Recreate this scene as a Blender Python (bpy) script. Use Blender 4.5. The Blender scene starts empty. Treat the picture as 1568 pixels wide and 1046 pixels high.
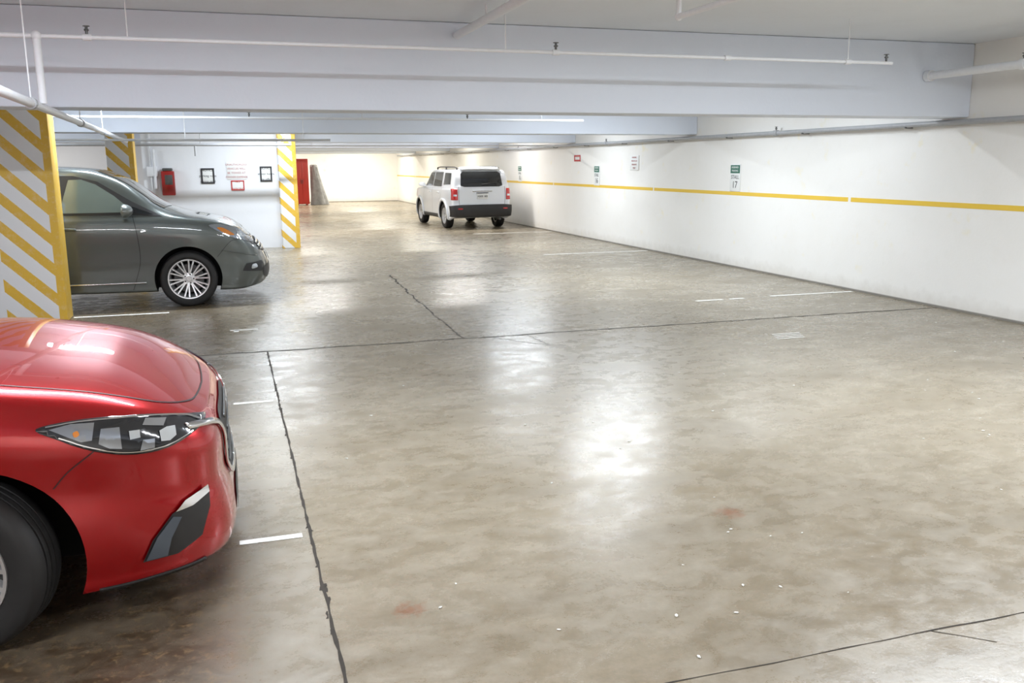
import bpy, bmesh, math, random
import numpy as np
from mathutils import Matrix, Vector
from mathutils.bvhtree import BVHTree
random.seed(7)
scene=bpy.context.scene
COL=scene.collection
scene.view_settings.view_transform='Standard'
scene.view_settings.look='None'
scene.view_settings.exposure=0.32

# ---------------------------------------------------------------- materials
def new_mat(name):
    m=bpy.data.materials.new(name); m.use_nodes=True
    nt=m.node_tree; b=nt.nodes['Principled BSDF']
    return m,nt,b
def simple(name,col,rough=.5,metal=0,coat=0,spec=None,emit=None,es=0,noise=0.0,nscale=20,coatr=.03):
    m,nt,b=new_mat(name)
    b.inputs['Base Color'].default_value=(*col,1)
    b.inputs['Roughness'].default_value=rough
    b.inputs['Metallic'].default_value=metal
    b.inputs['Coat Weight'].default_value=coat
    b.inputs['Coat Roughness'].default_value=coatr
    if spec is not None: b.inputs['Specular IOR Level'].default_value=spec
    if emit:
        b.inputs['Emission Color'].default_value=(*emit,1); b.inputs['Emission Strength'].default_value=es
    if noise>0:
        tc=nt.nodes.new('ShaderNodeTexCoord'); n=nt.nodes.new('ShaderNodeTexNoise')
        n.inputs['Scale'].default_value=nscale; n.inputs['Detail'].default_value=6
        nt.links.new(tc.outputs['Object'],n.inputs['Vector'])
        mx=nt.nodes.new('ShaderNodeMix'); mx.data_type='RGBA'
        mx.inputs['A'].default_value=(*[c*(1-noise) for c in col],1)
        mx.inputs['B'].default_value=(*[min(1,c*(1+noise)) for c in col],1)
        nt.links.new(n.outputs['Fac'],mx.inputs['Factor'])
        nt.links.new(mx.outputs['Result'],b.inputs['Base Color'])
    return m
def N(nt,t,**k):
    n=nt.nodes.new(t)
    for a,v in k.items(): setattr(n,a,v)
    return n
def math_node(nt,op,a,b=None,clamp=False):
    n=nt.nodes.new('ShaderNodeMath'); n.operation=op; n.use_clamp=clamp
    for i,v in enumerate((a,b)):
        if v is None: continue
        if isinstance(v,(int,float)): n.inputs[i].default_value=v
        else: nt.links.new(v,n.inputs[i])
    return n.outputs[0]
def mixc(nt,fac,A,B):
    n=nt.nodes.new('ShaderNodeMix'); n.data_type='RGBA'
    for key,v in (('Factor',fac),('A',A),('B',B)):
        if isinstance(v,(int,float)): n.inputs[key].default_value=v
        elif isinstance(v,tuple): n.inputs[key].default_value=(*v,1)
        else: nt.links.new(v,n.inputs[key])
    return n.outputs['Result']
def noise(nt,vec,scale,detail=5,rough=.55,dist=0):
    n=nt.nodes.new('ShaderNodeTexNoise'); n.inputs['Scale'].default_value=scale
    n.inputs['Detail'].default_value=detail; n.inputs['Roughness'].default_value=rough
    n.inputs['Distortion'].default_value=dist
    nt.links.new(vec,n.inputs['Vector']); return n.outputs['Fac']
def ramp(nt,fac,lo,hi,a=0.,b=1.):
    n=nt.nodes.new('ShaderNodeMapRange'); n.clamp=True
    n.inputs['From Min'].default_value=lo; n.inputs['From Max'].default_value=hi
    n.inputs['To Min'].default_value=a; n.inputs['To Max'].default_value=b
    nt.links.new(fac,n.inputs['Value']); return n.outputs['Result']
def mapping(nt,vec,scale,rot=0):
    n=nt.nodes.new('ShaderNodeMapping'); n.inputs['Scale'].default_value=scale; n.inputs['Rotation'].default_value=(0,0,rot)
    nt.links.new(vec,n.inputs['Vector']); return n.outputs[0]

def floor_mat():
    m,nt,b=new_mat('polished_concrete')
    g=N(nt,'ShaderNodeNewGeometry').outputs['Position']
    n1=noise(nt,g,.42,5,.55,.6)
    n2=noise(nt,mapping(nt,g,(1.0,1.5,1),.3),1.4,7,.62,.7)
    n3=noise(nt,mapping(nt,g,(1,1.3,1),-.4),5.5,8,.62,.4)
    n5=noise(nt,mapping(nt,g,(.7,2.2,1),.15),1.9,7,.62,.9)
    n4=noise(nt,g,70,4,.7); n6=noise(nt,g,22,6,.7,.3)
    c=mixc(nt,ramp(nt,n1,.3,.7),(.235,.186,.118),(.355,.308,.235))
    c=mixc(nt,ramp(nt,n2,.38,.80,0,.75),c,(.155,.118,.070))
    c=mixc(nt,ramp(nt,n5,.44,.84,0,.65),c,(.135,.105,.065))
    c=mixc(nt,ramp(nt,n3,.38,.90,0,.50),c,(.47,.43,.36))
    c=mixc(nt,ramp(nt,n6,.46,.78,0,.40),c,(.155,.127,.085))
    c=mixc(nt,ramp(nt,n4,.42,.75,0,.25),c,(.15,.125,.09))
    sx=N(nt,'ShaderNodeSeparateXYZ'); nt.links.new(g,sx.inputs[0])
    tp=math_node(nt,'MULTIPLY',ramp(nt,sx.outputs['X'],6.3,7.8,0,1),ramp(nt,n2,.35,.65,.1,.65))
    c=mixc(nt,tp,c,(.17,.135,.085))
    st0=math_node(nt,'MULTIPLY',ramp(nt,sx.outputs['X'],.27,.30,1,0),ramp(nt,sx.outputs['Y'],8.7,8.8,1,0))
    c=mixc(nt,math_node(nt,'MULTIPLY',st0,ramp(nt,n3,.3,.6,.2,.6)),c,(.36,.335,.285))
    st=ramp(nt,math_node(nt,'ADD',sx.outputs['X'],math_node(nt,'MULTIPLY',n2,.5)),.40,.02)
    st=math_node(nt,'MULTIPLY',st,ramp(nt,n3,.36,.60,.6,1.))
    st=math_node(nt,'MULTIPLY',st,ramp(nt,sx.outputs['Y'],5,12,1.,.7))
    c=mixc(nt,math_node(nt,'MULTIPLY',st,.93),c,(.052,.030,.012))  # oil stain plus the hatchback's shade painted into the floor colour
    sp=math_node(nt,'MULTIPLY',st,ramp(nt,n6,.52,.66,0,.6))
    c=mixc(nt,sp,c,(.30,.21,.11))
    for (px,py,r) in ((.60,3.29,.09),(2.35,3.78,.10)):
        d=N(nt,'ShaderNodeVectorMath',operation='DISTANCE'); nt.links.new(g,d.inputs[0]); d.inputs[1].default_value=(px,py,0)
        dd=math_node(nt,'ADD',d.outputs['Value'],math_node(nt,'MULTIPLY',math_node(nt,'SUBTRACT',n6,.5),.22))
        c=mixc(nt,ramp(nt,dd,r*.15,r*.9,.7,0),c,(.20,.07,.025))
    nt.links.new(c,b.inputs['Base Color'])
    r=math_node(nt,'ADD',ramp(nt,n2,.3,.7,.16,.30),ramp(nt,n3,.35,.7,-.02,.12))
    r=math_node(nt,'ADD',r,ramp(nt,n4,.3,.7,-.02,.05))
    nt.links.new(r,b.inputs['Roughness'])
    b.inputs['Specular IOR Level'].default_value=.66
    bp=N(nt,'ShaderNodeBump'); bp.inputs['Strength'].default_value=.22; bp.inputs['Distance'].default_value=.006
    h=math_node(nt,'ADD',n3,math_node(nt,'MULTIPLY',n4,.3)); h=math_node(nt,'ADD',h,math_node(nt,'MULTIPLY',n6,.4))
    nt.links.new(h,bp.inputs['Height']); nt.links.new(bp.outputs[0],b.inputs['Normal'])
    return m
def wall_mat(name,base,dirt,amt=.25,rough=.5,yellow=False):
    m,nt,b=new_mat(name)
    g=N(nt,'ShaderNodeNewGeometry').outputs['Position']
    n1=noise(nt,g,.8,6,.6,.5); n2=noise(nt,g,7,6,.6); n3=noise(nt,g,35,4)
    c=mixc(nt,ramp(nt,n1,.45,.75,0,amt),base,dirt)
    c=mixc(nt,ramp(nt,n2,.55,.8,0,amt*.7),c,dirt)
    if yellow:
        sx=N(nt,'ShaderNodeSeparateXYZ'); nt.links.new(g,sx.inputs[0])
        n5=noise(nt,g,2.2,3,.5)
        f=math_node(nt,'MULTIPLY',ramp(nt,n5,.61,.70),ramp(nt,noise(nt,g,9,3),.47,.65,0,.32))
        c=mixc(nt,f,c,(.86,.74,.36))
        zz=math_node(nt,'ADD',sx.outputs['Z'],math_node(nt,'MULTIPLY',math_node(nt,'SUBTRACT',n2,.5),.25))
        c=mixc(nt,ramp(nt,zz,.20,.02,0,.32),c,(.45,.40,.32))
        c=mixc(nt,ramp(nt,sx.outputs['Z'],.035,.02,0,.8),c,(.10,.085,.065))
    nt.links.new(c,b.inputs['Base Color']); b.inputs['Roughness'].default_value=rough
    bp=N(nt,'ShaderNodeBump'); bp.inputs['Strength'].default_value=.25; bp.inputs['Distance'].default_value=.004
    nt.links.new(math_node(nt,'ADD',n2,n3),bp.inputs['Height']); nt.links.new(bp.outputs[0],b.inputs['Normal'])
    return m
def column_mat(name,xr,width,period):
    m,nt,b=new_mat(name)
    g=N(nt,'ShaderNodeNewGeometry').outputs['Position']
    sx=N(nt,'ShaderNodeSeparateXYZ'); nt.links.new(g,sx.inputs[0])
    X,Z=sx.outputs['X'],sx.outputs['Z']
    jit=math_node(nt,'MULTIPLY',noise(nt,g,30,2),.012)
    u=math_node(nt,'SUBTRACT',xr,X)
    border=math_node(nt,'LESS_THAN',u,.085)
    inside=math_node(nt,'LESS_THAN',u,width)
    s=math_node(nt,'FRACT',math_node(nt,'DIVIDE',math_node(nt,'ADD',math_node(nt,'ADD',X,Z),math_node(nt,'ADD',jit,20.)),period))
    st=math_node(nt,'LESS_THAN',s,.42)
    f=math_node(nt,'MAXIMUM',border,math_node(nt,'MULTIPLY',st,inside))
    wear=ramp(nt,noise(nt,g,14,6,.7),.3,.5,.8,1.)
    f=math_node(nt,'MULTIPLY',f,wear)
    c=mixc(nt,f,(.92,.93,.96),(.86,.54,.07))
    nt.links.new(c,b.inputs['Base Color']); b.inputs['Roughness'].default_value=.45
    return m
def worn_paint(name,col,lo,hi,under=(.36,.31,.23),rough=.4):
    m,nt,b=new_mat(name)
    g=N(nt,'ShaderNodeNewGeometry').outputs['Position']
    f=ramp(nt,noise(nt,g,16,8,.75),lo,hi)
    c=mixc(nt,f,under,col)
    nt.links.new(c,b.inputs['Base Color']); b.inputs['Roughness'].default_value=rough
    return m

M_floor=floor_mat()
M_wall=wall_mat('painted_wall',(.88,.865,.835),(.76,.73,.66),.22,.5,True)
M_wall2=wall_mat('painted_wall_grey',(.84,.86,.90),(.74,.75,.77),.25)
M_beam=wall_mat('painted_beam',(.81,.87,.985),(.70,.76,.89),.2)
M_ceil=wall_mat('painted_ceiling',(.80,.835,.885),(.66,.68,.70),.2)
M_pipe=simple('pipe_paint',(.82,.84,.88),.4,noise=.06)
M_pipeg=simple('pipe_grey',(.40,.41,.43),.4,noise=.15)
M_steel=simple('dark_steel',(.12,.12,.12),.4,.6,noise=.2)
M_yellow=worn_paint('yellow_stripe_paint',(.82,.55,.06),.15,.3,(.7,.6,.4))
M_white_line=worn_paint('white_line_paint',(.92,.91,.87),.30,.46,rough=.65)
M_joint=simple('joint_filler',(.04,.033,.026),.9,noise=.4,nscale=30)
M_lampbody=simple('fixture_enamel',(.8,.8,.8),.4)
M_tube=simple('fluorescent_tube',(.9,.9,.9),.4,emit=(1,.98,.93),es=6)
M_rubber=simple('tire_rubber',(.016,.016,.017),.62,noise=.3)
M_dark=simple('black_plastic',(.02,.02,.022),.45,noise=.2)
M_well=simple('wheel_well',(.006,.006,.006),.9)
M_alloy=simple('alloy_silver',(.78,.79,.81),.3,.75)
M_finm=simple('fog_fin_satin',(.08,.10,.13),.3,.2,.5)
M_chrome=simple('chrome',(.75,.76,.78),.12,1)
M_glass=simple('tinted_glass',(.010,.012,.014),.04,0,1)
M_glassl=simple('side_glass',(.15,.19,.175),.05,0,1)
M_red=simple('red_metallic_paint',(.42,.0015,.006),.27,.62,1,noise=.05,nscale=500,coatr=.02)
M_grey=simple('grey_metallic_paint',(.105,.120,.116),.34,.55,1,noise=.05,nscale=400)
M_white=simple('white_paint',(.80,.84,.90),.3,0,1)
M_lamp_dark=simple('headlamp_interior',(.022,.025,.032),.10,.3,1)
M_lamp_clear=simple('headlamp_clear',(.50,.54,.60),.10,.85,1)
M_lamp_white=simple('headlamp_lens',(.70,.76,.82),.06,.4,1)
M_amber=simple('amber_lens',(.80,.28,.04),.15,0,1)
M_tail=simple('tail_lens_red',(.55,.012,.016),.12,0,1)
M_signw=simple('sign_white',(.84,.85,.84),.4)
M_signg=simple('sign_green',(.015,.14,.09),.4)
M_signr=simple('sign_red',(.52,.04,.04),.4)
M_ink=simple('ink_black',(.025,.025,.03),.5)
M_inkr=simple('ink_red',(.42,.10,.10),.5)
M_ext=simple('extinguisher_red',(.32,.01,.01),.3,0,.6)
M_redsteel=simple('red_cabinet_paint',(.48,.03,.02),.4,noise=.1)
M_tarp=simple('tarp_canvas',(.28,.28,.28),.6,noise=.5,nscale=6)

# ---------------------------------------------------------------- mesh helpers
def empty(name,loc=(0,0,0),rot=0):
    e=bpy.data.objects.new(name,None); COL.objects.link(e)
    e.location=loc; e.rotation_euler=(0,0,rot); e.empty_display_size=.2
    return e
def add_obj(name,me,parent=None,mats=(),smooth=None):
    o=bpy.data.objects.new(name,me); COL.objects.link(o)
    for m in mats: me.materials.append(m)
    if parent: o.parent=parent
    if smooth is not None:
        for p in me.polygons: p.use_smooth=True
        me.set_sharp_from_angle(angle=math.radians(smooth))
    return o
def bm_obj(name,bm,parent=None,mats=(),smooth=None):
    me=bpy.data.meshes.new(name); bm.normal_update(); bm.to_mesh(me); bm.free()
    return add_obj(name,me,parent,mats,smooth)
def bm_box(bm,x0,x1,y0,y1,z0,z1,bev=0,mi=0):
    r=bmesh.ops.create_cube(bm,size=1)
    for v in r['verts']:
        v.co=Vector(((x0+x1)/2+v.co.x*(x1-x0),(y0+y1)/2+v.co.y*(y1-y0),(z0+z1)/2+v.co.z*(z1-z0)))
    fs={f for v in r['verts'] for f in v.link_faces}
    for f in fs: f.material_index=mi
    if bev>0:
        es={e for v in r['verts'] for e in v.link_edges}
        bmesh.ops.bevel(bm,geom=list(es),offset=bev,segments=2,affect='EDGES',profile=.5)
def box(name,x0,x1,y0,y1,z0,z1,mat,bev=0,parent=None):
    bm=bmesh.new(); bm_box(bm,x0,x1,y0,y1,z0,z1,bev)
    return bm_obj(name,bm,parent,[mat],30 if bev else None)
def bm_cyl(bm,a,b,r,seg=14,mi=0,r2=None):
    a=Vector(a);b=Vector(b);d=b-a
    M=Matrix.Translation((a+b)/2)@d.to_track_quat('Z','Y').to_matrix().to_4x4()
    res=bmesh.ops.create_cone(bm,cap_ends=True,segments=seg,radius1=r,radius2=r if r2 is None else r2,depth=d.length,matrix=M)
    for f in {f for v in res['verts'] for f in v.link_faces}: f.material_index=mi
def bm_ball(bm,c,r,mi=0):
    res=bmesh.ops.create_uvsphere(bm,u_segments=14,v_segments=8,radius=r,matrix=Matrix.Translation(c))
    for f in {f for v in res['verts'] for f in v.link_faces}: f.material_index=mi
def bm_lathe(bm,prof,seg=48,mi=0,M=Matrix.Identity(4)):
    rings=[]
    for k in range(seg):
        a=2*math.pi*k/seg
        rings.append([bm.verts.new(M@Vector((r*math.cos(a),y,r*math.sin(a)))) for r,y in prof])
    for k in range(seg):
        A=rings[k];B=rings[(k+1)%seg]
        for j in range(len(prof)-1):
            f=bm.faces.new((A[j],A[j+1],B[j+1],B[j])); f.material_index=mi

# ---------------------------------------------------------------- ROOM
XL,XR,YF,YB,ZC=-8.0,8.2,-5.0,44.7,3.05
ZT=ZC-.004
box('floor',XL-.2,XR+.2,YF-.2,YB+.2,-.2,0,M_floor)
box('ceiling',XL-.2,XR+.2,YF-.2,YB+.2,ZC,ZC+.2,M_ceil)
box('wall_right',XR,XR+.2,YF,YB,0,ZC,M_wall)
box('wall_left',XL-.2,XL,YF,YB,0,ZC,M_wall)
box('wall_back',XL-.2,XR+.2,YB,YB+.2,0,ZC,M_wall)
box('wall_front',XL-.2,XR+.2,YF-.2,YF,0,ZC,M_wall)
box('wall_core',-1.58,1.2,20.3,27,0,ZC,M_wall2)
box('wall_alcove',XL,-1.58,26,26.2,0,ZC,M_wall2)
beams=[(8.5,2.24),(14.8,2.25),(20.75,2.25),(27.2,2.25),(33.6,2.25),(40,2.25)]
for y,z in beams:
    bm=bmesh.new(); bm_box(bm,XL,XR,y,y+.45,z,ZC,.02)
    bm_obj('ceiling_beam',bm,None,[M_beam],30)
bm=bmesh.new(); bm_box(bm,XL,XR,-2.4,-1.9,2.25,ZC,.02); bm_obj('ceiling_beam',bm,None,[M_beam],30)
def column(name,x0,x1,y0,y1,xr,width,period):
    bm=bmesh.new(); bm_box(bm,x0,x1,y0,y1,0,ZC,.015)
    bm_obj(name,bm,None,[column_mat(name+'_paint',xr,width,period)],30)
column('striped_column',-3.2,-1.82,11.3,11.68,-1.82,.62,.345)
column('striped_column',1.13,1.5,19.95,20.4,1.5,.5,.345)
column('striped_column',-1.96,-1.50,17.6,18.0,-1.50,.5,.345)
bm=bmesh.new()
gaps=[10.5,16.5,22.3,28.2,34.2,40.2]; y=YF+.01
for g in gaps+[YB-.01]:
    bm_box(bm,XR-.003,XR,y,g-.03 if g<YB-.1 else g,1.21,1.27); y=g+.03
bm_obj('wall_stripe',bm,None,[M_yellow])
def jagged(bm,p,q,w,amp=.012,step=.10,z=.0012):
    p=Vector((*p,0));q=Vector((*q,0));d=q-p;L=d.length;n=max(2,int(L/step));t=d.normalized();s=Vector((-t.y,t.x,0))
    prev=None;o=0
    for i in range(n+1):
        o=o*.6+random.uniform(-amp,amp); ww=w*random.uniform(.45,1.3)
        c=p+d*i/n+s*o; c.z=z
        a=bm.verts.new(c+s*ww/2);b=bm.verts.new(c-s*ww/2)
        if prev: bm.faces.new((prev[0],a,b,prev[1]))
        prev=(a,b)
bm=bmesh.new()
jagged(bm,(.29,-2),(.29,8.74),.014,.0025,.06)
jagged(bm,(-7.9,8.76),(8.19,8.74),.036,.012)
jagged(bm,(2.24,8.78),(2.32,11.5),.020,.012); jagged(bm,(2.32,11.5),(2.47,14.4),.030,.02)
jagged(bm,(-7.9,2.5),(8.19,2.5),.007,.004)
jagged(bm,(2.45,2.5),(2.62,2.36),.006,.004)
jagged(bm,(2.55,8.7),(2.85,8.25),.012,.02,.06); jagged(bm,(2.85,8.25),(3.1,8.0),.01,.02,.06); jagged(bm,(2.9,8.7),(2.95,8.1),.01,.02,.06)
for k in range(26):
    y=random.uniform(3.0,8.6); l=random.uniform(.02,.07)
    jagged(bm,(.29-random.uniform(-.012,.014),y),(.29-random.uniform(-.012,.014),y+l),random.uniform(.008,.022),.003,.02,.0010)
bm_obj('floor_joint',bm,None,[M_joint])
bm=bmesh.new()
def paint(x0,x1,y,w=.05,r=0):
    vs=[bm.verts.new((a,b,.002)) for a,b in((x0,y-w/2),(x1,y-w/2+r),(x1,y+w/2+r),(x0,y+w/2))]; bm.faces.new(vs)
for y in (4.18,6.83,10.03): paint(-.04,.25,y,.05)
paint(.0,.05,10.0,.15)
paint(-1.8,-.74,11.56,.07)
paint(6.85,8.15,10.25,.06); paint(5.70,6.1,10.2,.06); paint(6.2,6.42,10.2,.06)
paint(5.9,8.15,16.6,.09)
for k in range(4): paint(5.22+.03*k,5.55+.03*k,7.66+.075*k,.026)
paint(6.0,8.15,22.3,.10)
bm_obj('parking_line',bm,None,[M_white_line])
bm=bmesh.new()
for i in range(130):
    x=random.uniform(.5,7.8);y=random.uniform(2.6,9.5);s=random.uniform(.003,.009)
    bmesh.ops.create_icosphere(bm,subdivisions=1,radius=s,matrix=Matrix.Translation((x,y,s*.4))@Matrix.Rotation(random.random()*3,4,'Z')@Matrix.Diagonal((1.5,.8,.4,1)))
bm_obj('paint_chips',bm,None,[simple('chip_white',(.75,.75,.71),.6)])

# ---------------------------------------------------------------- PIPES
def pipe(name,segs,balls=(),extra=None,mats=(M_pipe,M_steel,M_pipeg)):
    bm=bmesh.new()
    for s in segs: bm_cyl(bm,*s)
    for c,r in balls: bm_ball(bm,c,r)
    if extra: extra(bm)
    return bm_obj(name,bm,None,list(mats),40)
def sprink(bm,x,y,z):
    bm_cyl(bm,(x,y,z),(x,y,z+.06),.010,10,1); bm_cyl(bm,(x,y,z+.06),(x,y,z+.065),.024,14,1)
    bm_cyl(bm,(x,y,z+.03),(x,y,z+.042),.018,6,1)
PY,PZ=7.35,2.665
def ex(bm):
    for x in (-.87,2.72,6.05): sprink(bm,x,PY,PZ+.015)
    for x in (-.60,2.28,5.62): bm_cyl(bm,(x,PY,PZ),(x,PY,ZT),.005,8,0)
    for x in (-.87,2.72,4.35,5.62): bm_cyl(bm,(x-.03,PY,PZ),(x+.03,PY,PZ),.024,14)
pipe('sprinkler_pipe',[((-1.2,PY,PZ),(6.12,PY,PZ),.0145),((-1.2,PY,PZ),(-1.2,PY,2.2),.027),((-7.9,PY,PZ),(-1.2,PY,PZ),.018)],[((-1.2,PY,PZ),.036)],ex)
def ex2(bm):
    for y in (5.,7.0,10,12.5): 
        x=-1.05-.5*(y-2)/15; bm_cyl(bm,(x,y,2.18),(x,y,ZT),.005,8); bm_cyl(bm,(x,y-.03,2.18),(x,y+.03,2.18),.040,14,2)
pipe('drain_pipe',[((-1.05,2.0,2.18),(-1.55,17.0,2.18),.030)],[],ex2)
pipe('drain_pipe',[((-7.9,14.3,2.13),(1.6,14.3,2.13),.018)],[],lambda bm:[bm_cyl(bm,(x,y,2.13),(x,y,ZT),.006,8) for x,y in((-.5,14.3),(1.2,14.3))])
pipe('drain_pipe',[((-7.9,19.2,2.17),(1.35,19.2,2.17),.026),((-.5,19.2,2.17),(-.5,19.2,1.95),.02)],[],lambda bm:[bm_cyl(bm,(x,y,2.17),(x,y,ZT),.006,8) for x,y in((-.4,19.2),(1.2,19.2))],(M_pipeg,M_steel,M_pipeg))
pipe('ceiling_conduit',[((2.16,-1.8,2.93),(2.16,8.49,2.93),.036)],[],lambda bm:[bm_cyl(bm,(2.16,y,2.93),(2.16,y,ZT),.01,8) for y in(1,4,7.5)])
pipe('ceiling_conduit',[((3.25,-1.8,2.80),(3.25,6.2,2.80),.022),((3.25,6.2,2.80),(3.25,6.2,ZT),.02)],[((3.25,6.2,2.80),.03)])
pipe('ceiling_conduit',[((7.55,-1.8,2.68),(7.55,8.49,2.68),.042),((7.55,8.42,2.68),(7.55,8.49,2.68),.06)],[],lambda bm:[bm_cyl(bm,(7.55,y,2.68),(7.55,y,ZT),.007,8) for y in(1,4,7.2)]+[bm_cyl(bm,(7.55,7.17,2.68),(7.55,7.23,2.68),.055,14),sprink(bm,7.55,7.2,2.72)])
def ex3(bm):
    for y in np.arange(1,44,2.1): bm_box(bm,XR-.12,XR-.002,y-.015,y+.015,2.15,2.17,0,1)
    for y in (12.2,18.7,25): sprink(bm,XR-.09,y,2.22); bm_cyl(bm,(XR-.09,y-.05,2.19),(XR-.09,y+.05,2.19),.042,14)
pipe('wall_pipe',[((XR-.09,-4.9,2.19),(XR-.09,44,2.19),.032)],[],ex3,(M_pipeg,M_steel,M_pipeg))
pipe('sprinkler_pipe',[((1.6,21.7,2.2),(8.0,21.7,2.2),.018)],[],lambda bm:[bm_cyl(bm,(x,y,2.2),(x,y,ZT),.006,8) for x,y in((2,21.7),(5,21.7))])
pipe('sprinkler_pipe',[((-7,13.6,2.42),(5.5,13.6,2.42),.018)],[],lambda bm:[bm_cyl(bm,(x,y,2.42),(x,y,ZT),.006,8) for x,y in((2,13.6),(4.8,13.6))]+[sprink(bm,x,13.6,2.43) for x in(.4,3.6)])

# ---------------------------------------------------------------- LIGHTS
def fixture(x,y,W,along='x',L=1.25,col=(1,.97,.93)):
    e=empty('fluorescent_fixture',(x,y,ZT),0 if along=='x' else math.pi/2)
    bm=bmesh.new(); bm_box(bm,-L/2,L/2,-.09,.09,-.06,0,.01)
    bm_box(bm,-L/2,-L/2+.03,-.08,.08,-.11,-.06,.004); bm_box(bm,L/2-.03,L/2,-.08,.08,-.11,-.06,.004)
    bm_obj('housing',bm,e,[M_lampbody],30)
    bm=bmesh.new()
    for s in(-.045,.045): bm_cyl(bm,(-L/2+.03,s,-.085),(L/2-.03,s,-.085),.016,8)
    bm_obj('tubes',bm,e,[M_tube],40)
    ld=bpy.data.lights.new('lamp','AREA'); ld.shape='RECTANGLE'; ld.size=L; ld.size_y=.14; ld.energy=W; ld.color=col
    lo=bpy.data.objects.new('lamp',ld); COL.objects.link(lo); lo.parent=e; lo.location=(0,0,-.115)
COOL=(.84,.92,1.0); WARM=(1,.96,.84)
fixture(-3.9,4.85,130,'x',2.4,COOL); fixture(-.2,4.85,130,'x',2.4,COOL); fixture(5.1,4.85,150,'x',2.4,COOL)
for x in (-3,4.9): fixture(x,.4,140,'x',2.0,(.98,.98,1))
fixture(0,-3.6,130,'x',2.4)
for x in (-4.8,-1.1,5.6): fixture(x,12.4,105,'x',1.25,COOL)
fixture(6.6,10.2,25,'x',.7,COOL)
for x in (-4.5,1,6.0): fixture(x,18.4,100,'x',1.25,COOL)
for x in (2.4,6.2): fixture(x,24.3,88,'x')
fixture(-4.5,23.5,75)
for x in (2.4,6.4): fixture(x,30.5,85,'x',1.25,WARM)
for x in (2,6): fixture(x,36.8,110,'x',1.25,WARM)  # added far-end fixtures, standing in for daylight
for x in (2.,6): fixture(x,42.2,150,'x',1.25,WARM)  # also added: brighten the back wall in place of daylight
w=bpy.data.worlds.new('world'); scene.world=w; w.use_nodes=True
w.node_tree.nodes['Background'].inputs[0].default_value=(.8,.9,1,1); w.node_tree.nodes['Background'].inputs[1].default_value=.3

# ---------------------------------------------------------------- SIGNS
def text(parent,s,size,loc,rot,mat,name='lettering'):
    cu=bpy.data.curves.new(name,'FONT'); cu.body=s; cu.size=size; cu.align_x='CENTER'; cu.align_y='CENTER'; cu.extrude=.0008
    o=bpy.data.objects.new(name,cu); COL.objects.link(o)
    dg=bpy.context.evaluated_depsgraph_get(); dg.update()
    me=bpy.data.meshes.new_from_object(o.evaluated_get(dg)); bpy.data.objects.remove(o)
    me.materials.clear()
    o=add_obj(name,me,parent,[mat]); o.location=loc; o.rotation_euler=rot; return o
def sign_stall(y,z,num):
    e=empty('stall_sign',(XR,y,z),-math.pi/2); e.scale=(.95,1,.95)
    box('panel',-.165,.165,-.012,-.001,-.235,.235,M_signw,.002,e)
    box('green_header',-.15,.15,-.015,-.012,.08,.22,M_signg,0,e)
    R=(math.pi/2,0,0)
    text(e,'RESERVED',.05,(0,-.016,.18),R,M_signw); text(e,'PARKING',.05,(0,-.016,.12),R,M_signw)
    text(e,'STALL',.095,(0,-.0135,.01),R,M_ink); text(e,num,.17,(0,-.0135,-.125),R,M_ink)
sign_stall(13.45,1.5,'17'); sign_stall(19.4,1.48,'16'); sign_stall(25.1,1.48,'15')
def notice(name,loc,rot,w,h,border,ink,lines,frame=.012):
    e=empty(name,loc,rot)
    box('panel',-w/2,w/2,-.012,-.001,-h/2,h/2,M_signw,.002,e)
    if border:
        bm=bmesh.new()
        for a in((-w/2,w/2,h/2-frame,h/2),(-w/2,w/2,-h/2,-h/2+frame),(-w/2,-w/2+frame,-h/2+frame,h/2-frame),(w/2-frame,w/2,-h/2+frame,h/2-frame)):
            bm_box(bm,a[0],a[1],-.022,-.0125,a[2],a[3])
        bm_obj('frame',bm,e,[border])
    n=len(lines)
    for i,l in enumerate(lines):
        text(e,l,h*.62/n,(0,-.0135,h*.36-h*.72*(i/(max(1,n-1)))),(math.pi/2,0,0),ink)
notice('towing_sign',(XR,20.6,1.88),-math.pi/2,.40,.15,M_signr,M_signr,['NO PARKING','TOW AWAY'],frame=.04)
notice('rules_sign',(XR,17.4,1.76),-math.pi/2,.42,.30,None,M_inkr,['WARNING','PRIVATE LOT','RESIDENTS','ONLY'])
notice('framed_notice',(-.315,20.3,1.55),0,.27,.32,M_ink,M_ink,['NOTICE','parking rules','please read'],frame=.032)
notice('framed_notice',(.875,20.3,1.58),0,.25,.32,M_ink,M_ink,['NOTICE','visitor hours','see office'],frame=.032)
notice('rules_sign',(.27,20.3,1.65),0,.40,.36,None,M_inkr,['UNAUTHORIZED','VEHICLES WILL','BE TOWED AT','OWNER EXPENSE'])
notice('towing_sign',(.28,20.3,1.345),0,.27,.21,M_signr,M_signr,['NO','PARKING'],frame=.022)
e=empty('fire_extinguisher',(-1.1,20.3,1.42))
bm=bmesh.new(); bm_box(bm,-.13,.13,-.16,-.002,-.26,.24,.02); bm_obj('cabinet',bm,e,[M_ext],30)
bm=bmesh.new(); bm_box(bm,-.06,.09,-.165,-.158,-.04,.16,.004); bm_box(bm,-.1,.1,-.15,-.02,.24,.30,.02); bm_obj('window_panel',bm,e,[M_steel],30)
pipe('electrical_conduit',[((-1.42,20.25,.3),(-1.42,20.25,ZT),.02),((-1.35,20.22,1.3),(-1.35,20.22,2.1),.03)],[],lambda bm:[bm_box(bm,-1.5,-1.3,20.2,20.29,1.55,1.75,.01)])
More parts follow.
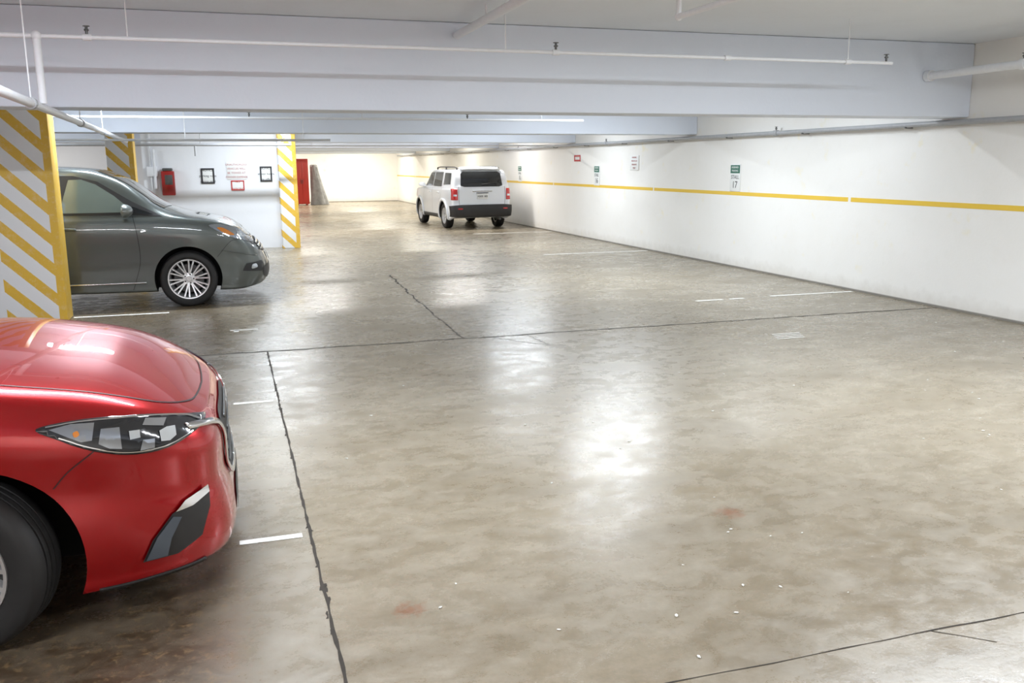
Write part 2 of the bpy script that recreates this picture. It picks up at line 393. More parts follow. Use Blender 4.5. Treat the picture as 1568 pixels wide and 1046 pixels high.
# red cabinet + covered stack at far end
e=empty('storage_cabinet',(3.38,42.0,0))
bm=bmesh.new(); bm_box(bm,-.35,.25,-.35,.35,.05,2.05,.02)
for a in(-.25,.15): bm_box(bm,a-.03,a+.03,-.3,.3,0,.06)
bm_obj('carcass',bm,e,[M_redsteel],30)
bm=bmesh.new(); bm_box(bm,-.33,-.06,-.365,-.35,.1,2.0,.006); bm_box(bm,-.04,.23,-.365,-.35,.1,2.0,.006); bm_obj('doors',bm,e,[M_redsteel],30)
bm=bmesh.new(); bm_box(bm,-.09,-.075,-.40,-.365,.95,1.15,.004); bm_box(bm,-.02,-.005,-.40,-.365,.95,1.15,.004); bm_obj('handles',bm,e,[M_steel],30)
bm=bmesh.new()
nu,nv=28,24; G=[]
for j in range(nv+1):
    v=j/nv; row=[]
    for i in range(nu+1):
        a=2*math.pi*i/nu
        r=.16+.26*v**1.2+.05*math.sin(5*a+2*v)*v+.02*math.sin(11*a)
        row.append(bm.verts.new((4.0+.95*r*math.cos(a)+.1*v-.1*(1-v),42.0+.7*r*math.sin(a),1.72*(1-v)+.01+.06*math.sin(3*a)*(1-v))))
    G.append(row)
for j in range(nv):
    for i in range(nu): bm.faces.new((G[j][i],G[j][i+1],G[j+1][i+1],G[j+1][i]))
bm.faces.new(G[0][:-1])
bmesh.ops.remove_doubles(bm,verts=bm.verts,dist=.0005)
bm_obj('covered_tarp_stack',bm,None,[M_tarp],60)

# ---------------------------------------------------------------- CARS
def catmull(P,n,axis=0):
    P=np.moveaxis(np.asarray(P,float),axis,0); K=len(P); out=[]
    for i in range(K-1):
        p0=P[max(i-1,0)];p1=P[i];p2=P[i+1];p3=P[min(i+2,K-1)]
        if i==0: p0=2*p1-p2
        if i==K-2: p3=2*p2-p1
        for k in range(n):
            t=k/n; out.append(.5*((2*p1)+(-p0+p2)*t+(2*p0-5*p1+4*p2-p3)*t*t+(-p0+3*p1-3*p2+p3)*t**3))
    out.append(P[-1]); return np.moveaxis(np.array(out),0,axis)
def sstep(x,a,b): t=np.clip((x-a)/(b-a),0,1); return t*t*(3-2*t)
class Car:
    def __init__(s,name,loc,rot,contour,rows,ze,zc,zb,lean,paint,half):
        s.root=empty(name,loc,rot)
        xs=[c[0] for c in contour]; xf=max(xs); xr=min(xs)
        f=lambda T,x: float(np.interp(x,[a for a,_ in T][::-1],[b for _,b in T][::-1]))
        net=[]
        for (x,y) in contour:
            E=f(ze,x);C=f(zc,x);B=f(zb,x)
            wf=sstep(x,xf-.55,xf-.02); wr=sstep(-x,-xr-.55,-xr-.02)
            sec=[]
            fi0,ri0=rows[0][1],rows[0][2]
            sec.append((x-(fi0+.1)*wf+(ri0+.1)*wr,0,B+.02)); sec.append((x-(fi0+.04)*wf+(ri0+.04)*wr,y*.72,B+.015))
            for r,fi,ri,si in rows:
                sec.append((x-fi*wf+ri*wr,y*(1-si),B+(E-B)*r))
            fiE,riE,siE=rows[-1][1:]
            x1=x-fiE*wf+riE*wr; w=y*(1-siE); H=max(C-E,0.0)
            b=float(sstep(H,.13,.42))
            t=min(.6,lean*H/max(w,.2))
            A=[(.95,.36),(.86,.62),(.62,.86),(.32,.97),(0,1)]
            Bs=[(1-.5*t,.52),(1-.93*t,.90),(1-t-.10,.965),(.42,.992),(0,1)]
            for (ya,za),(yb,zbb) in zip(A,Bs):
                sec.append((x1,w*(ya*(1-b)+yb*b),E+H*(za*(1-b)+zbb*b)))
            net.append(sec)
        net=catmull(net,5,0); net=catmull(net,4,1)
        NI,NJ=net.shape[:2]
        bm=bmesh.new(); V=[]
        for i in range(NI):
            ring=[bm.verts.new(net[i,j]*np.array([1,-1,1])) for j in range(NJ)]
            ring+=[bm.verts.new(net[i,j]) for j in range(NJ-2,0,-1)]
            V.append(ring)
        L=len(V[0])
        for i in range(NI-1):
            for j in range(L):
                bm.faces.new((V[i][j],V[i][(j+1)%L],V[i+1][(j+1)%L],V[i+1][j]))
        bmesh.ops.remove_doubles(bm,verts=bm.verts,dist=.0012)
        bmesh.ops.dissolve_degenerate(bm,edges=bm.edges,dist=.0005)
        bmesh.ops.recalc_face_normals(bm,faces=bm.faces)
        bm.normal_update()
        s.bvh=BVHTree.FromBMesh(bm)
        s.body=bm_obj('body',bm,s.root,[paint,M_well],None)
        s.paint=paint
    def arches(s,centers,R,zc,half,depth=.34):
        bm=bmesh.new()
        for x in centers:
            for sg in(-1,1):
                bm_cyl(bm,(x,sg*(half-depth),zc),(x,sg*(half+.3),zc),R,56)
        for f in bm.faces: f.material_index=1
        c=bm_obj('cutter',bm,None,[s.paint,M_well])
        md=s.body.modifiers.new('b','BOOLEAN'); md.operation='DIFFERENCE'; md.object=c; md.solver='EXACT'
        c.parent=s.root
        dg=bpy.context.evaluated_depsgraph_get(); dg.update()
        me=bpy.data.meshes.new_from_object(s.body.evaluated_get(dg))
        s.body.modifiers.clear(); s.body.data=me; bpy.data.objects.remove(c)
        for p in me.polygons: p.use_smooth=True
        me.set_sharp_from_angle(angle=math.radians(35))
    def proj(s,u,v,view,off):
        o,d={'R':((u,-5,v),(0,1,0)),'L':((u,5,v),(0,-1,0)),'F':((6,u,v),(-1,0,0)),'B':((-9,u,v),(1,0,0)),'T':((u,v,5),(0,0,-1))}[view]
        h,n,_,_=s.bvh.ray_cast(Vector(o),Vector(d))
        if h is None:
            mid={'R':(u,-.7,v),'L':(u,.7,v),'F':(.8,u,v),'B':(-3.4,u,v),'T':(u,v,.8)}[view]
            h,n,_,_=s.bvh.find_nearest(Vector(mid))
        if n.dot(Vector(d))>0: n=-n
        return h+n*off
    def patch(s,name,mat,pts,view,res=.03,off=.004,smooth=True,thick=0):
        P=np.array(pts,float)
        if smooth:
            K=len(P); Q=np.vstack([P[-2:],P,P[:3]]); S=catmull(Q,5,0); P=S[2*5:(2+K)*5]
        bm=bmesh.new(); vs=[bm.verts.new((a,b,0)) for a,b in P]; f=bm.faces.new(vs)
        bmesh.ops.triangulate(bm,faces=[f])
        for ax in(0,1):
            lo,hi=P[:,ax].min(),P[:,ax].max(); k=int((hi-lo)/res)
            for i in range(1,k+1):
                c=lo+(hi-lo)*i/(k+1); co=Vector((c,0,0)) if ax==0 else Vector((0,c,0)); no=Vector((1,0,0)) if ax==0 else Vector((0,1,0))
                bmesh.ops.bisect_plane(bm,geom=bm.verts[:]+bm.edges[:]+bm.faces[:],plane_co=co,plane_no=no)
        bmesh.ops.remove_doubles(bm,verts=bm.verts,dist=.0005)
        for v in bm.verts: v.co=s.proj(v.co.x,v.co.y,view,off)
        bmesh.ops.recalc_face_normals(bm,faces=bm.faces)
        o=bm_obj(name,bm,s.root,[mat],50)
        if thick:
            md=o.modifiers.new('s','SOLIDIFY'); md.thickness=thick; md.offset=0
        return o
    def line(s,name,mat,pts,view,w=.006,off=.0025,thick=0):
        P=np.array(pts,float); P=catmull(P,8,0)
        bm=bmesh.new(); prev=None
        for i in range(len(P)):
            t=P[min(i+1,len(P)-1)]-P[max(i-1,0)]; t/= (np.linalg.norm(t)+1e-9); n=np.array([-t[1],t[0]])*w/2
            a=bm.verts.new(s.proj(*(P[i]+n),view,off)); b=bm.verts.new(s.proj(*(P[i]-n),view,off))
            if prev: bm.faces.new((prev[0],a,b,prev[1]))
            prev=(a,b)
        bmesh.ops.recalc_face_normals(bm,faces=bm.faces)
        o=bm_obj(name,bm,s.root,[mat],60)
        if thick:
            md=o.modifiers.new('s','SOLIDIFY'); md.thickness=thick; md.offset=0
        return o
    def both(s,fn,name,mat,pts,**k):
        getattr(s,fn)(name,mat,pts,'R',**k); getattr(s,fn)(name,mat,pts,'L',**k)
    def both_f(s,fn,name,mat,pts,view,**k):
        getattr(s,fn)(name,mat,pts,view,**k); getattr(s,fn)(name,mat,[(-a,b) if view in'FB' else (a,-b) for a,b in pts],view,**k)
    def wheel(s,x,side,half,R,W,rimR,spokes,alloy,style='V',steer=0):
        M=Matrix.Translation((x,side*(half-W/2-.02),R))@Matrix.Rotation(steer,4,'Z')@Matrix.Diagonal((1,side,1,1))
        bm=bmesh.new(); h=W/2
        g=.009
        tread=[(R,-h*.62),(R,-h*.36),(R-g,-h*.34),(R-g,-h*.28),(R,-h*.26),(R,-h*.05),(R-g,-h*.03),(R-g,h*.03),(R,h*.05),(R,h*.26),(R-g,h*.28),(R-g,h*.34),(R,h*.36),(R,h*.62)]
        prof=[(rimR-.01,-h*.8),(rimR+.02,-h*.95),(R*.86,-h),(R*.965,-h*.88)]+tread+[(R*.965,h*.88),(R*.93,h*.97),(R*.86,h),(R*.8,h*1.01),(rimR+.02,h*.95),(rimR,h*.86),(rimR-.01,h*.8)]
        bm_lathe(bm,prof,72,0,M)
        bm_lathe(bm,[(rimR+.004,h*.84),(rimR+.002,h*.92),(rimR-.012,h*.9),(rimR-.022,h*.7),(rimR-.04,-h*.7),(rimR-.01,-h*.8)],72,1,M)
        bm_lathe(bm,[(.001,-h*.1),(rimR*.72,-h*.1),(rimR*.72,-h*.2)],48,2,M)
        bm_lathe(bm,[(rimR-.03,-h*.55),(.001,-h*.55)],48,3,M)
        bm_lathe(bm,[(.001,h*.62),(.03,h*.62),(.036,h*.56),(.075,h*.5),(.08,h*.3),(.06,h*.1)],32,1,M)
        def bar(a0,a1,w0,w1):
            r0,r1=.05,rimR-.012
            p0=Vector((math.cos(a0)*r0,0,math.sin(a0)*r0)); p1=Vector((math.cos(a1)*r1,0,math.sin(a1)*r1))
            t=(p1-p0).normalized(); n=Vector((-t.z,0,t.x))
            vs=[]
            for p,w,y in((p0,w0,h*.55),((p0+p1)/2,(w0+w1)/2*.9,h*.66),(p1,w1,h*.80)):
                vs.append([bm.verts.new(M@(p+n*w/2*.7+Vector((0,y,0)))),bm.verts.new(M@(p-n*w/2*.7+Vector((0,y,0)))),
                           bm.verts.new(M@(p-n*w/2+Vector((0,y-.035,0)))),bm.verts.new(M@(p+n*w/2+Vector((0,y-.035,0))))])
            for A,B in zip(vs[:-1],vs[1:]):
                for k in range(4):
                    f=bm.faces.new((A[k],A[(k+1)%4],B[(k+1)%4],B[k])); f.material_index=1
        for k in range(spokes):
            a=2*math.pi*k/spokes+.15
            if style=='V':
                d=2*math.pi/spokes*.20
                bar(a-.03,a-d,.026,.026); bar(a+.03,a+d,.026,.026)
            else: bar(a,a,.06,.045)
        for k in range(5):
            a=2*math.pi*k/5; p=Vector((math.cos(a)*.055,0,math.sin(a)*.055))
            bm_cyl(bm,M@(p+Vector((0,h*.4,0))),M@(p+Vector((0,h*.6,0))),.009,8,3)
        bmesh.ops.recalc_face_normals(bm,faces=bm.faces)
        bm_obj('wheel',bm,s.root,[M_rubber,alloy,M_steel,M_well],35)
    def mirror(s,x,y,z,mat,size=1.):
        for sg in(-1,1):
            bm=bmesh.new()
            r=bmesh.ops.create_uvsphere(bm,u_segments=20,v_segments=12,radius=1)
            for v in bm.verts:
                c=v.co; k=1 if c.x>0 else .35
                v.co=Vector((x+c.x*.09*k*size,sg*(y+.10*size)+c.y*.115*size,z+c.z*.075*size+ (.01 if c.z<0 else 0)))
            bm_cyl(bm,(x,sg*(y-.04),z-.05),(x,sg*(y+.06),z-.03),.028,12)
            bm_obj('side_mirror',bm,s.root,[mat],50)

# --- red hatchback ------------------------------------------------
contour=[(.93,0),(.929,.2),(.922,.42),(.888,.59),(.785,.715),(.62,.80),(.42,.855),(.2,.885),(0,.895),(-.25,.89),(-.6,.885),(-1.0,.885),(-1.4,.888),(-1.8,.89),(-2.2,.893),(-2.5,.895),(-2.75,.892),(-3.0,.875),(-3.2,.84),(-3.36,.77),(-3.47,.62),(-3.51,.35),(-3.52,0)]
rows=[(0,.03,.06,.045),(.09,.0,.03,.018),(.24,-.005,.0,.002),(.40,.012,.0,.004),(.54,.03,.0,.016),(.66,.03,.01,.010),(.80,.03,.03,.002),(.92,.05,.05,.028),(1,.085,.07,.062)]
ze=[(.93,.735),(.8,.775),(.6,.84),(.4,.885),(.2,.925),(0,.95),(-.3,.96),(-.8,.965),(-1.6,.99),(-2.4,1.01),(-3.0,1.02),(-3.3,1.0),(-3.52,.93)]
zc=[(.93,.74),(.8,.83),(.6,.915),(.4,.968),(.2,1.0),(0,1.03),(-.3,1.06),(-.42,1.075),(-.8,1.26),(-1.1,1.39),(-1.3,1.43),(-1.7,1.455),(-2.2,1.44),(-2.7,1.37),(-3.0,1.29),(-3.25,1.12),(-3.4,1.0),(-3.52,.94)]
zb=[(.93,.17),(.6,.165),(.3,.16),(-2.9,.18),(-3.52,.24)]
c=Car('red_hatchback_car',(-.97,4.32,0),0,contour,rows,ze,zc,zb,.5,M_red,.895)
c.arches((-.005,-2.70),.395,.315,.895,.42)
for sd in(-1,1):
    c.wheel(-.03,sd,.90,.322,.205,.205,10,M_alloy,'V',-math.radians(18))
    c.wheel(-2.70,sd,.90,.322,.205,.205,10,M_alloy,'V')
HL=[(.27,.83),(.42,.843),(.60,.822),(.74,.780),(.83,.735),(.78,.708),(.68,.685),(.56,.692),(.44,.73),(.34,.782)]
c.both('patch','headlamp_housing',M_lamp_dark,HL,off=.006,thick=.006,res=.02)
c.both('patch','headlamp_reflector',M_lamp_clear,[(.31,.822),(.38,.832),(.455,.825),(.445,.765),(.41,.765)],off=.012,smooth=False)
c.both('patch','headlamp_reflector',M_lamp_clear,[(.465,.75),(.475,.80),(.535,.795),(.540,.718),(.50,.727)],off=.012,smooth=False)
c.both('patch','headlamp_reflector',M_lamp_clear,[(.610,.785),(.62,.805),(.69,.785),(.68,.765)],off=.012,smooth=False)
c.both('patch','headlamp_reflector',M_lamp_clear,[(.60,.70),(.61,.735),(.650,.73),(.648,.698)],off=.012,smooth=False)
c.both('patch','headlamp_projector',M_lamp_white,[(.665,.752),(.69,.758),(.718,.752),(.722,.722),(.70,.71),(.67,.715)],off=.014,smooth=False)
c.both('patch','headlamp_projector',M_lamp_white,[(.565,.775),(.60,.772),(.602,.745),(.568,.745)],off=.014,smooth=False)
c.both('patch','turn_signal',M_amber,[(.385,.80),(.40,.805),(.405,.79),(.39,.785)],off=.015)
c.both('line','headlamp_trim',M_chrome,[(.34,.79),(.45,.737),(.56,.702),(.68,.695),(.78,.715)],w=.004,off=.014)
c.both('line','headlamp_trim',M_chrome,[(.30,.832),(.42,.836),(.60,.816),(.74,.776),(.81,.735)],w=.004,off=.013)
c.both('patch','fog_lamp_recess',M_dark,[(.575,.255),(.615,.335),(.69,.42),(.825,.475),(.825,.40),(.79,.30),(.70,.255)],off=.010,smooth=False,res=.02)
c.both('patch','fog_lamp',M_chrome,[(.70,.425),(.735,.458),(.815,.485),(.82,.455),(.76,.43)],off=.018,smooth=False,res=.02)
c.both('patch','fog_lamp_fin',M_finm,[(.585,.262),(.60,.262),(.66,.262),(.68,.33),(.72,.40),(.69,.41),(.63,.345)],off=.017,smooth=False,res=.02)
c.both('line','bumper_seam',M_dark,[(.305,.60),(.36,.66),(.45,.725)],w=.004)
HS=[(-.38,-.70),(0,-.745),(.35,-.735),(.58,-.68),(.70,-.585),(.775,-.42),(.80,-.22),(.81,0)]
c.line('hood_seam',M_dark,HS,'T',w=.006); c.line('hood_seam',M_dark,[(a,-b) for a,b in HS],'T',w=.006)
c.patch('grille',M_dark,[(-.36,.685),(0,.695),(.36,.685),(.35,.56),(.28,.42),(0,.40),(-.28,.42),(-.35,.56)],'F',off=.006,res=.025)
for z in(.46,.51,.56,.61,.66): c.line('grille_bar',M_steel,[(-.28,z),(0,z),(.28,z)],'F',w=.012,off=.014,thick=.006)
c.patch('lower_intake',M_dark,[(-.34,.33),(0,.34),(.34,.33),(.30,.24),(0,.235),(-.30,.24)],'F',off=.006,res=.025)
c.both_f('line','grille_wing',M_chrome,[(-.665,.735),(-.59,.722),(-.49,.70),(-.415,.66),(-.38,.56),(-.30,.425),(-.15,.395),(0,.39)],'F',w=.022,off=.010,thick=.010)
c.both('line','splitter',M_dark,[(.42,.172),(.55,.172),(.70,.177),(.80,.182)],w=.016,off=.004,thick=.008)
bm=bmesh.new(); bm_box(bm,.40,.62,-.62,.62,.13,.19,.01)
for sg in(-1,1): bm_box(bm,.46,.50,min(sg*.55,sg*.72),max(sg*.55,sg*.72),.11,.20,.008)
bm_obj('undertray',bm,c.root,[M_dark],30)
c.both('patch','side_window',M_glass,[(-.62,1.0),(-1.0,1.22),(-1.3,1.33),(-1.8,1.37),(-2.3,1.34),(-2.65,1.24),(-2.75,1.09),(-2.0,1.03),(-1.2,1.0)],off=.004,smooth=False)
c.patch('windshield',M_glass,[(-.44,-.62),(-.44,.62),(-.8,.60),(-1.12,.50),(-1.12,-.50),(-.8,-.60)],'T',smooth=False)
c.both('line','door_seam',M_dark,[(-.52,.95),(-.50,.7),(-.55,.35),(-.7,.25)],w=.006)
c.both('line','door_seam',M_dark,[(-1.55,1.0),(-1.55,.6),(-1.5,.25)],w=.006)
c.both('line','door_handle',M_red,[(-1.45,.86),(-1.38,.87),(-1.26,.86)],w=.03,off=.03,thick=.02)
c.both_f('patch','tail_lamp',M_tail,[(.42,.80),(.45,.90),(.62,.92),(.72,.88),(.66,.80)],'B',off=.008)
c.mirror(-.72,.88,1.0,M_red)
# --- grey minivan --------------------------------------------------
contour=[(1.02,0),(1.01,.25),(.98,.47),(.92,.64),(.82,.77),(.67,.87),(.48,.935),(.25,.97),(0,.985),(-.3,.985),(-.5,.983),(-.7,.98),(-.95,.98),(-1.2,.98),(-1.8,.985),(-2.4,.985),(-3.0,.985),(-3.4,.975),(-3.7,.94),(-3.9,.88),(-4.0,.78),(-4.05,.5),(-4.06,0)]
rows=[(0,.07,.05,.05),(.08,.03,.02,.02),(.22,.0,.0,.006),(.38,.0,.0,.0),(.52,.02,.01,.002),(.66,.05,.02,.0),(.80,.09,.03,.004),(.92,.15,.05,.022),(1,.20,.07,.055)]
ze=[(1.02,.80),(.85,.88),(.6,.985),(.3,1.06),(0,1.105),(-.4,1.14),(-.8,1.16),(-2.5,1.19),(-3.7,1.2),(-4.06,1.15)]
zc=[(1.02,.81),(.85,.94),(.6,1.03),(.3,1.105),(0,1.165),(-.2,1.225),(-.6,1.52),(-.85,1.67),(-1.1,1.735),(-1.4,1.765),(-2.2,1.78),(-3.2,1.77),(-3.7,1.70),(-3.85,1.5),(-4.0,1.25),(-4.06,1.16)]
zb=[(1.02,.22),(.6,.18),(.3,.2),(-4.06,.24)]
v=Car('grey_minivan',(-.50,12.95,0),0,contour,rows,ze,zc,zb,.33,M_grey,.985)
v.arches((0,-3.03),.405,.36,.985)
for x in(0,-3.03):
    for sd in(-1,1): v.wheel(x,sd,.985,.35,.225,.25,10,M_alloy,'V')
v.both('patch','headlamp_housing',M_lamp_clear,[(.28,1.02),(.42,1.025),(.60,.97),(.76,.885),(.88,.79),(.80,.775),(.66,.825),(.50,.88),(.37,.955)],off=.005,res=.02)
v.both('patch','turn_signal',M_amber,[(.38,.985),(.46,.975),(.58,.89),(.50,.895),(.42,.945)],off=.01)
v.both('patch','headlamp_projector',M_lamp_white,[(.62,.925),(.70,.89),(.70,.85),(.62,.87)],off=.011)
v.both('patch','window_surround',M_dark,[(-3.9,1.20),(-3.6,1.62),(-2.0,1.655),(-1.25,1.645),(-.98,1.575),(-.6,1.33),(-.26,1.145),(-.6,1.165)],off=.003,smooth=False)
v.both('patch','side_window',M_glassl,[(-1.42,1.20),(-1.30,1.595),(-1.16,1.60),(-1.0,1.54),(-.80,1.40),(-.69,1.30),(-.66,1.20)],off=.007,smooth=False)
v.both('patch','rear_side_window',M_glass,[(-2.6,1.22),(-2.6,1.61),(-1.6,1.615),(-1.5,1.22)],off=.007,smooth=False)
v.both('patch','rear_side_window',M_glass,[(-3.75,1.24),(-3.5,1.58),(-2.72,1.60),(-2.72,1.22)],off=.007,smooth=False)
v.both('line','slide_rail',M_dark,[(-3.8,1.07),(-3.2,1.07),(-2.62,1.07)],w=.012,off=.004)
v.both('patch','quarter_window',M_glass,[(-.60,1.195),(-.60,1.27),(-.36,1.17)],off=.007,smooth=False)
v.patch('windshield',M_glass,[(-.24,-.70),(-.18,0),(-.24,.70),(-.6,.68),(-.98,.60),(-1.02,0),(-.98,-.60),(-.6,-.68)],'T',smooth=False,off=.005)
v.line('hood_seam',M_dark,[(-.15,-.86),(.2,-.86),(.5,-.78),(.7,-.6),(.78,-.3),(.80,0)],'T',w=.008)
v.line('hood_seam',M_dark,[(-.15,.86),(.2,.86),(.5,.78),(.7,.6),(.78,.3),(.80,0)],'T',w=.008)
v.both('line','door_seam',M_dark,[(-.60,1.15),(-.56,.9),(-.55,.6),(-.62,.35),(-.66,.24)],w=.009)
v.both('line','door_seam',M_dark,[(-1.52,1.16),(-1.52,.7),(-1.52,.24)],w=.009)
v.both('line','door_seam',M_dark,[(-2.66,1.16),(-2.66,.8),(-2.60,.5)],w=.009)
v.both('line','body_crease',M_grey,[(.42,.70),(.60,.66),(.85,.60)],w=.012,off=.006,thick=.006)
v.both('patch','fog_lamp_recess',M_dark,[(.66,.42),(.71,.51),(.91,.53),(.94,.45),(.90,.39)],off=.006,smooth=False,res=.02)
v.both('patch','fog_lamp',M_lamp_clear,[(.77,.44),(.78,.49),(.83,.495),(.84,.45)],off=.012)
v.both('line','bumper_seam',M_dark,[(.36,.62),(.52,.80),(.62,.83)],w=.006)
v.patch('grille',M_dark,[(-.5,.76),(0,.79),(.5,.76),(.42,.64),(0,.62),(-.42,.64)],'F',off=.006)
for z in(.67,.71,.75): v.line('grille_bar',M_chrome,[(-.55,z),(0,z+.015),(.55,z)],'F',w=.02,off=.014,thick=.01)
v.patch('lower_intake',M_dark,[(-.6,.44),(0,.46),(.6,.44),(.55,.30),(0,.28),(-.55,.30)],'F',off=.006)
v.patch('license_plate',M_signw,[(-.15,.50),(-.15,.60),(.15,.60),(.15,.50)],'F',off=.02,smooth=False,thick=.006)
v.both('line','sill_trim',M_chrome,[(-2.55,.33),(-1.5,.33),(-.5,.33)],w=.022,off=.006,thick=.008)
v.both('line','door_handle',M_grey,[(-1.42,1.0),(-1.35,1.01),(-1.24,1.0)],w=.03,off=.03,thick=.02)
v.both('line','door_handle',M_grey,[(-1.80,1.0),(-1.70,1.01),(-1.62,1.0)],w=.03,off=.03,thick=.02)
v.both('patch','badge',M_chrome,[(-.52,.97),(-.46,.98),(-.46,.965),(-.52,.955)],off=.006,smooth=False)
v.both_f('patch','tail_lamp',M_tail,[(.62,.95),(.64,1.15),(.76,1.15),(.82,.95)],'B',off=.008)
v.mirror(-.68,.97,1.22,simple('mirror_grey',(.20,.22,.215),.3,.4,1),1.2)

# --- white suv -----------------------------------------------------
contour=[(.85,0),(.845,.3),(.83,.55),(.78,.72),(.66,.81),(.45,.85),(.2,.87),(-.1,.875),(-.5,.872),(-1.0,.87),(-1.6,.872),(-2.2,.875),(-2.6,.878),(-2.9,.875),(-3.15,.868),(-3.33,.855),(-3.42,.83),(-3.47,.79),(-3.50,.70),(-3.515,.45),(-3.52,0)]
rows=[(0,.05,.04,.05),(.08,.02,.0,.02),(.22,.0,-.02,.004),(.36,.0,-.02,.0),(.47,.01,.0,.0),(.62,.01,.0,.0),(.8,.02,.005,.0),(.94,.05,.01,.012),(1,.08,.02,.03)]
ze=[(.85,.98),(.5,1.03),(0,1.07),(-.5,1.09),(-3.52,1.12)]
zc=[(.85,.99),(.5,1.07),(0,1.11),(-.35,1.14),(-.65,1.36),(-.95,1.56),(-1.15,1.61),(-1.6,1.635),(-3.1,1.63),(-3.3,1.60),(-3.40,1.50),(-3.47,1.26),(-3.52,1.13)]
zb=[(.85,.27),(-3.2,.27),(-3.52,.33)]
j=Car('white_suv',(6.57,27.45,0),math.pi/2+math.radians(2.5),contour,rows,ze,zc,zb,.26,M_white,.875)
j.arches((0,-2.63),.40,.36,.875)
for x in(0,-2.63):
    for sd in(-1,1): j.wheel(x,sd,.875,.345,.215,.22,5,M_alloy,'S')
j.patch('rear_window',M_glass,[(-.60,1.18),(-.57,1.50),(-.50,1.555),(.50,1.555),(.57,1.50),(.60,1.18),(.5,1.15),(-.5,1.15)],'B',off=.006,smooth=False,res=.03)
for sg in(-1,1):
    j.patch('tail_lamp',M_tail,[(sg*.69,.80),(sg*.70,1.10),(sg*.835,1.10),(sg*.845,.80)],'B',off=.012,smooth=False,thick=.012)
    j.patch('tail_lamp_reverse',M_lamp_white,[(sg*.72,.90),(sg*.72,.95),(sg*.80,.95),(sg*.80,.90)],'B',off=.021,smooth=False)
    j.patch('bumper_reflector',M_tail,[(sg*.58,.55),(sg*.58,.58),(sg*.70,.58),(sg*.70,.55)],'B',off=.06,smooth=False)
j.patch('rear_bumper',M_dark,[(-.855,.64),(-.6,.66),(.6,.66),(.855,.64),(.84,.36),(-.84,.36)],'B',off=.03,smooth=False,thick=.05)
j.patch('license_plate',M_signw,[(-.16,.82),(-.16,.97),(.16,.97),(.16,.82)],'B',off=.015,smooth=False,thick=.006)
text(j.root,'MXR 183',.075,(-3.555,0,.89),(math.pi/2,0,-math.pi/2),M_ink)
j.line('license_frame',M_steel,[(-.17,.985),(0,.985),(.17,.985)],'B',w=.02,off=.02,thick=.01)
j.line('tailgate_handle',M_chrome,[(-.28,1.03),(0,1.035),(.28,1.03)],'B',w=.03,off=.02,thick=.015)
for sg in(-1,1): j.line('tailgate_seam',M_dark,[(sg*.66,1.16),(sg*.665,.9),(sg*.65,.66)],'B',w=.008)
j.line('rear_wiper',M_dark,[(0,1.20),(-.2,1.23),(-.42,1.24)],'B',w=.018,off=.02,thick=.01)
j.line('spoiler',M_white,[(-.56,1.585),(0,1.60),(.56,1.585)],'B',w=.045,off=.05,thick=.05)
j.both('patch','side_window',M_glass,[(-.62,1.15),(-.80,1.36),(-1.0,1.52),(-1.45,1.54),(-1.45,1.15)],off=.005,smooth=False)
j.both('patch','side_window',M_glass,[(-1.53,1.15),(-1.53,1.54),(-2.35,1.54),(-2.42,1.15)],off=.005,smooth=False)
j.both('patch','side_window',M_glass,[(-2.60,1.20),(-2.52,1.53),(-3.12,1.52),(-3.22,1.22)],off=.005,smooth=False)
j.patch('windshield',M_glass,[(-.42,-.66),(-.42,.66),(-.92,.58),(-.92,-.58)],'T',smooth=False,off=.006)
for x in(0,-2.63):
    arc=[(x+.44*math.cos(a),.36+.44*math.sin(a)) for a in np.linspace(-.25,math.pi+.25,11)]
    j.both('line','wheel_flare',M_white,arc,w=.075,off=.015,thick=.03)
j.both('line','sill_trim',M_dark,[(-2.15,.33),(-1.3,.33),(-.47,.33)],w=.10,off=.008,thick=.01)
j.both('line','door_seam',M_dark,[(-1.49,1.12),(-1.49,.7),(-1.49,.36)],w=.008)
j.both('line','door_seam',M_dark,[(-.55,1.1),(-.5,.7),(-.5,.36)],w=.008)
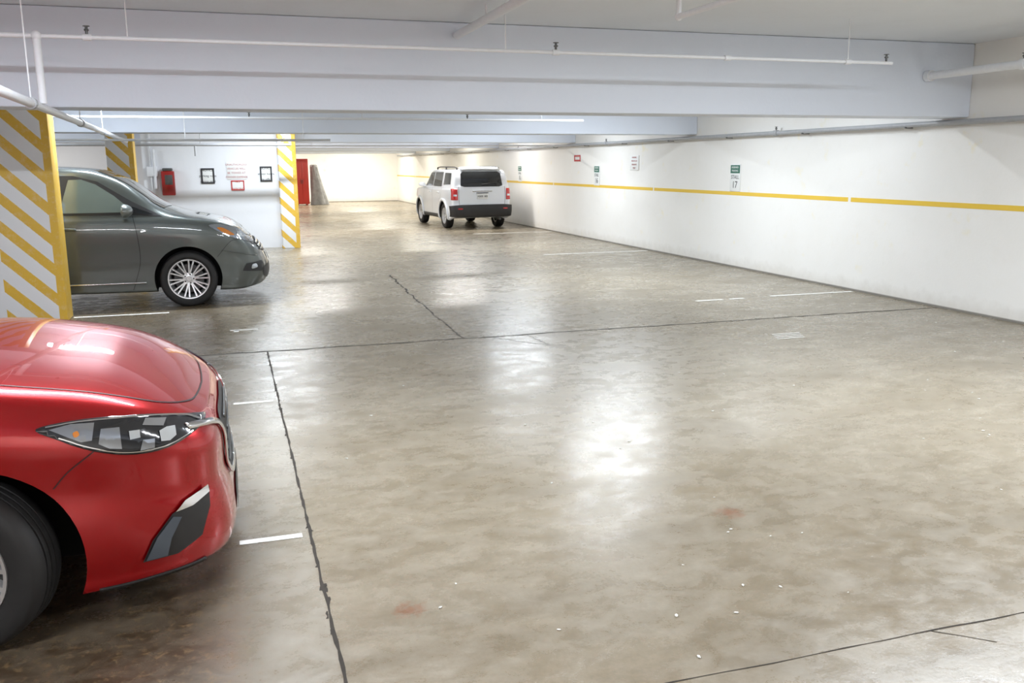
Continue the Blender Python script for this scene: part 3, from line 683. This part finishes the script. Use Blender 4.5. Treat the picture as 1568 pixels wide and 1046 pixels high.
j.both('line','door_seam',M_dark,[(-2.47,1.12),(-2.4,.9),(-2.1,.6),(-2.08,.4)],w=.008)
j.both('line','door_handle',M_white,[(-1.38,.98),(-1.3,.99),(-1.2,.98)],w=.03,off=.03,thick=.02)
j.both('line','door_handle',M_white,[(-2.30,.98),(-2.2,.99),(-2.1,.98)],w=.03,off=.03,thick=.02)
for sg in(-1,1):
    bm=bmesh.new()
    pts=[(-1.2,sg*.60,1.665),(-1.5,sg*.60,1.685),(-2.9,sg*.60,1.68),(-3.15,sg*.60,1.655)]
    for a,b in zip(pts[:-1],pts[1:]): bm_cyl(bm,a,b,.016,10)
    for p in(pts[0],(-2.1,sg*.60,1.68),pts[-1]): bm_cyl(bm,(p[0],p[1],1.58),p,.02,10)
    bm_obj('roof_rail',bm,j.root,[M_dark],40)
j.mirror(-.68,.86,1.18,M_white,.95)
j.both_f('patch','headlamp_housing',M_lamp_clear,[(.45,.75),(.45,.92),(.62,.93),(.66,.84),(.60,.75)],'F',off=.006)
j.patch('grille',M_dark,[(-.38,.74),(-.4,.92),(.4,.92),(.38,.74)],'F',off=.006,smooth=False)
bm=bmesh.new(); bm_cyl(bm,(-3.1,-.5,.28),(-3.50,-.52,.27),.03,14); bm_cyl(bm,(-2.63,-.7,.345),(-2.63,.7,.345),.05,12); bm_cyl(bm,(0,-.7,.345),(0,.7,.345),.04,12)
bm_obj('exhaust_and_axles',bm,j.root,[M_steel],40)

# ---------------------------------------------------------------- CAMERA
f=1400.;H=1.75
p=math.atan(277/f); yaw=math.atan(450/math.hypot(f,277))
R=Matrix.Rotation(-yaw,3,'Z')@Matrix.Rotation(math.pi/2-p,3,'X')@Matrix.Rotation(math.radians(-0.4),3,'Z')
cd=bpy.data.cameras.new('camera'); cam=bpy.data.objects.new('camera',cd); COL.objects.link(cam)
cam.matrix_world=Matrix.Translation((0,0,H))@R.to_4x4()
cd.sensor_width=36; cd.lens=36*f/1600; cd.clip_start=.05; cd.clip_end=200
scene.camera=cam
